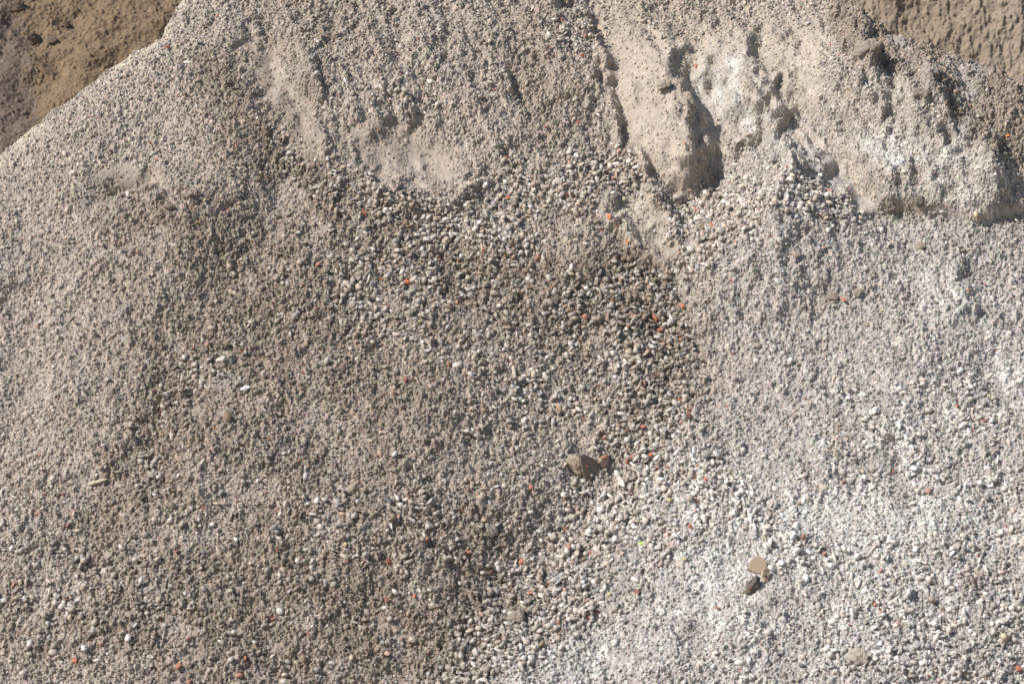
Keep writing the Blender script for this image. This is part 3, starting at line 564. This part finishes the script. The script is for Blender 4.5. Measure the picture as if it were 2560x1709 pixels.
for p0, p1, wv, c_, t in (((1560, 897), (1569, 915), 3.5, (.62, .52, .32), 'short yellow straw in the middle gravel'), ((1692, 884), (1698, 908), 6, (.36, .29, .22), 'brown wood chip at the right edge of the middle gravel'), ((2372, 1292), (2424, 1277), 2.6, (.3, .27, .22), 'thin dry twig lying on pale sand at right'),
                         ((2395, 1283), (2432, 1288), 2.2, (.16, .14, .12), 'thin dark twig crossing the dry one at right'), ((1358, 1562), (1378, 1570), 5, (.55, .46, .30), 'tan straw beside the large brown clod, lower gravel'), ((1655, 1228), (1680, 1224), 2.5, (.45, .4, .33), 'grey stalk above the yellow pitted pebble'),
                         ((1262, 1120), (1278, 1150), 2.2, (.5, .46, .38), 'thin pale straw left of the big broken brick'), ((72, 1062), (100, 1066), 2.6, (.14, .13, .12), 'thin dark twig near the left edge at mid height'), ((404, 988), (440, 976), 5, (.42, .37, .3), 'flat grey wood chip in the left gravel streak'),
                         ((1040, 945), (1046, 962), 2.5, (.55, .5, .42), 'short pale straw between two dark red chips'), ((2045, 128), (2078, 150), 3, (.22, .19, .15), 'dark bent twig on the upper right wall'), ((2330, 1640), (2405, 1625), 2, (.5, .47, .4), 'long thin pale straw near the bottom right corner')):
    splinter('straw' if 'straw' in t or 'stalk' in t else ('twig' if 'twig' in t else 'wood_chip'), p0, p1, wv, c_, t, 'straw' if 'straw' in t or 'stalk' in t else ('twig' if 'twig' in t else 'wood chip'), curve=.06)
def bits(root, name, me, offs, r, rgb, rot=(0, 0, 0), scl=(1, 1, 1), label=None):
    """a part of a thing, placed in picture right / up / towards-viewer millimetres from the root"""
    o = bpy.data.objects.new(name, me); sc.collection.objects.link(o); o.parent = root
    Rm = np.array(Matrix.Rotation(R(rot[2]), 3, 'Z') @ Matrix.Rotation(R(rot[1]), 3, 'Y') @ Matrix.Rotation(R(rot[0]), 3, 'X'))
    o.matrix_local = mat4(CB @ Rm, CB @ (np.array(offs) * 1e-3), [r * 1e-3 * q for q in scl]); o.color = (*rgb, 1)
    if label: o['label'] = label
    return o
def root_at(name, px, py, label, cat, lift=0):
    e = bpy.data.objects.new(name, None); sc.collection.objects.link(e); e.empty_display_size = .02; e.location = slope_pos(px, py, lift).tolist(); reg(e, px, py, 60, '', cat, cat, None, label); return e
def slab(pts, th, seed, bev=.06):
    """broken plate: outline in unit coordinates, rough sides"""
    r = np.random.default_rng(seed); pts = np.array(pts, float); P2 = []
    for i in range(len(pts)):
        a, b_ = pts[i], pts[(i + 1) % len(pts)]; n = max(2, int(np.linalg.norm(b_ - a) / .12))
        for k in range(n): P2.append(a + (b_ - a) * k / n + r.normal(0, .014, 2))
    P2 = np.array(P2); n = len(P2); c = P2.mean(0); Vs = []; lay = [(1 - bev, 0), (1, -.05), (.98, -th * .5), (.9, -th)]
    for s_, z in lay: Vs += [[*(c + (p - c) * s_ + r.normal(0, .01, 2)), z + r.normal(0, .012 if z < 0 else .002)] for p in P2]
    Fs = []
    for l in range(3): Fs += [(l * n + k, (l + 1) * n + k, (l + 1) * n + (k + 1) % n, l * n + (k + 1) % n) for k in range(n)]
    Vs += [[*c, .0], [*c, -th]]; Fs += [(4 * n, k, (k + 1) % n) for k in range(n)] + [(4 * n + 1, 3 * n + (k + 1) % n, 3 * n + k) for k in range(n)]
    return flat_mesh('slab', Vs, Fs, M_STONE)
# the big broken brick
e = root_at('broken_brick', 1470, 1168, 'big broken grey brown brick with sandy mortar crust, half buried in gravel', 'brick')
bits(e, 'broken_face', slab([(-.72, .62), (-.5, .78), (.1, .55), (.62, .30), (.72, -.05), (.66, -.72), (.42, -1.0), (.12, -1.15), (-.25, -.98), (-.45, -.5), (-.55, -.05)], .7, 1), (2, 8, 24), 34, (.165, .138, .118), (6, 22, 0))
bits(e, 'mortar_crust', flat_mesh('crust', crumbly(801, V0=IV4), IF4, M_STONE), (-27, 8, 12), 21, (.40, .335, .25), (0, 0, 20), (.75, 1.15, .9))
bits(e, 'mortar_crust', flat_mesh('crust', crumbly(802, V0=IV4), IF4, M_STONE), (-14, -12, 4), 16, (.38, .31, .22), (0, 0, 60), (.9, .8, .8))
bits(e, 'brick_corner', flat_mesh('corner', ANG[3], IF3, M_STONE), (36, 16, 14), 15, (.36, .28, .21), (20, 10, 30), (1, 1.1, 1))
bits(e, 'orange_edge', flat_mesh('edge', ANG[5], IF3, M_STONE), (39, 26, 22), 8, (.45, .19, .11), (0, 10, 20), (1.3, .5, .6))
bits(e, 'red_speck', CHIP[1], (-4, 4, 26), 3.4, (.5, .13, .07)); bits(e, 'red_speck', CHIP[2], (-14, 27, 18), 4, (.4, .15, .09), (0, 0, -20), (1.6, .6, .5))
bits(e, 'white_speck', CHIP[4], (8, -17, 31), 3, (.62, .61, .6))
# the tan disc and what lies beside it
e = root_at('concrete_disc', 1893, 1416, 'round flat tan disc of concrete standing on edge in white sand', 'disc')
th = np.linspace(0, 2 * math.pi, 15)[:-1]; bits(e, 'disc_face', slab([(math.cos(a) * (1 - .10 * (i in (10, 11, 12))), math.sin(a) * (1 - .07 * (i % 5 == 0))) for i, a in enumerate(th)], .42, 2, .09), (0, 6, 20), 20.5, (.41, .32, .24), (-4, -14, 0))
bits(e, 'rim_crust', flat_mesh('rim', crumbly(811, V0=IV4), IF4, M_STONE), (-4, -2, 7), 14, (.42, .34, .26), (0, 0, 0), (1.2, 1.1, .5))
e = root_at('broken_fragment', 1913, 1440, 'jagged tan fragment with an opening coloured dark for shade, leaning against the round disc', 'fragment')
bits(e, 'fragment_body', slab([(-.45, .8), (.1, 1.0), (.5, .7), (.55, -.1), (.45, -.95), (.2, -.7), (.0, -1.0), (-.15, -.3), (-.5, -.05)], .7, 3), (0, 3, 14), 17, (.45, .35, .25), (0, 18, -8))
bits(e, 'hole_shade', flat_mesh('hole_shade', ROUND[1], IF, M_STONE), (-1, 2, 15), 4.2, (.10, .07, .05), (0, 0, 30), (.7, 1, .3))  # solid dark lump; shade of the opening is put into its colour
bits(e, 'top_knob', CHIP[2], (-3, 16, 13), 7, (.40, .28, .20))
e = root_at('dark_clod', 1876, 1470, 'long dark crumbly clod with brown mossy tip below the tan disc', 'clod')
bits(e, 'clod_body', flat_mesh('body', crumbly(821, V0=IV4, amp=.24), IF4, M_STONE), (6, 10, 8), 15, (.155, .14, .125), (0, 0, 60), (1.35, .85, 1))
bits(e, 'mossy_tip', flat_mesh('tip', crumbly(822, V0=IV4, amp=.2), IF4, M_STONE), (-9, -11, 6), 11, (.19, .15, .07), (0, 0, 45), (1.5, .75, .9))
bits(e, 'red_speck', CHIP[6], (-3, 1, 19), 2.6, (.45, .10, .05))
# ------------------------------------------------------------------ labels: each chip and pebble is told by its nearest landmark
LM = [(1470, 1165, 'the big broken brick'), (1893, 1413, 'the round tan disc'), (613, 973, 'the white triangular shard'), (911, 537, 'the bright orange chip below the hollow'), (1750, 530, 'the tip of the bare sand tongue'),
      (1985, 330, 'the top of the gravel cone'), (300, 470, 'the small slump'), (1602, 1360, 'the lime green bit'), (1286, 944, 'the upright wood splinter'), (970, 1255, 'the dark slate sliver'), (245, 1208, 'the cream wood splinter'),
      (1291, 1547, 'the large lower brown clod'), (1708, 768, 'the bright orange gully chip'), (2108, 752, 'the orange chip on the right slope'), (2321, 1232, 'the salmon chip at right'), (2147, 1647, 'the tan clod bottom right'),
      (2221, 1099, 'the lone clod at right'), (973, 1410, 'the dusty red lump'), (690, 180, 'the tall smooth hollow'), (1010, 400, 'the wide smooth hollow'), (0, 1709, 'the bottom left corner'), (2560, 1709, 'the bottom right corner'), (2295, 508, 'the wall foot hollow'),
      (2108, 39, 'the crest clod'), (1226, 1328, 'the round brown clod'), (1660, 215, 'the grey clod on the tongue'), (180, 1410, 'the left brown clod'), (600, 1700, 'the bottom edge quarter point')]
ORD = ['nearest', 'second nearest', 'third nearest', 'fourth nearest', 'fifth nearest', 'sixth nearest', 'seventh nearest', 'eighth nearest', 'ninth nearest', 'tenth nearest', 'eleventh nearest', 'twelfth nearest', 'thirteenth nearest', 'fourteenth nearest']
bucket = {}
for z in REG:
    if z[6]: continue
    o, x, y, d, colour, noun, _ = z; dist, lx_, ly_, nm = min((math.hypot(x - a, y - b_), a, b_, n_) for a, b_, n_ in LM)
    ang = math.degrees(math.atan2(ly_ - y, x - lx_)) % 360; dn = ['right of', 'above right of', 'above', 'above left of', 'left of', 'below left of', 'below', 'below right of'][int(((ang + 22.5) % 360) // 45)]
    bucket.setdefault((colour, noun, nm, dn), []).append((dist, o))
for (colour, noun, nm, dn), v in bucket.items():
    v.sort(key=lambda q: q[0])
    for i, (dd, o) in enumerate(v):
        big = 'large ' if noun == 'pebble' else ''
        o['label'] = f"{big}{colour} {noun}, {ORD[min(i, 13)] + ' ' if len(v) > 1 else ''}{dn} {nm}"
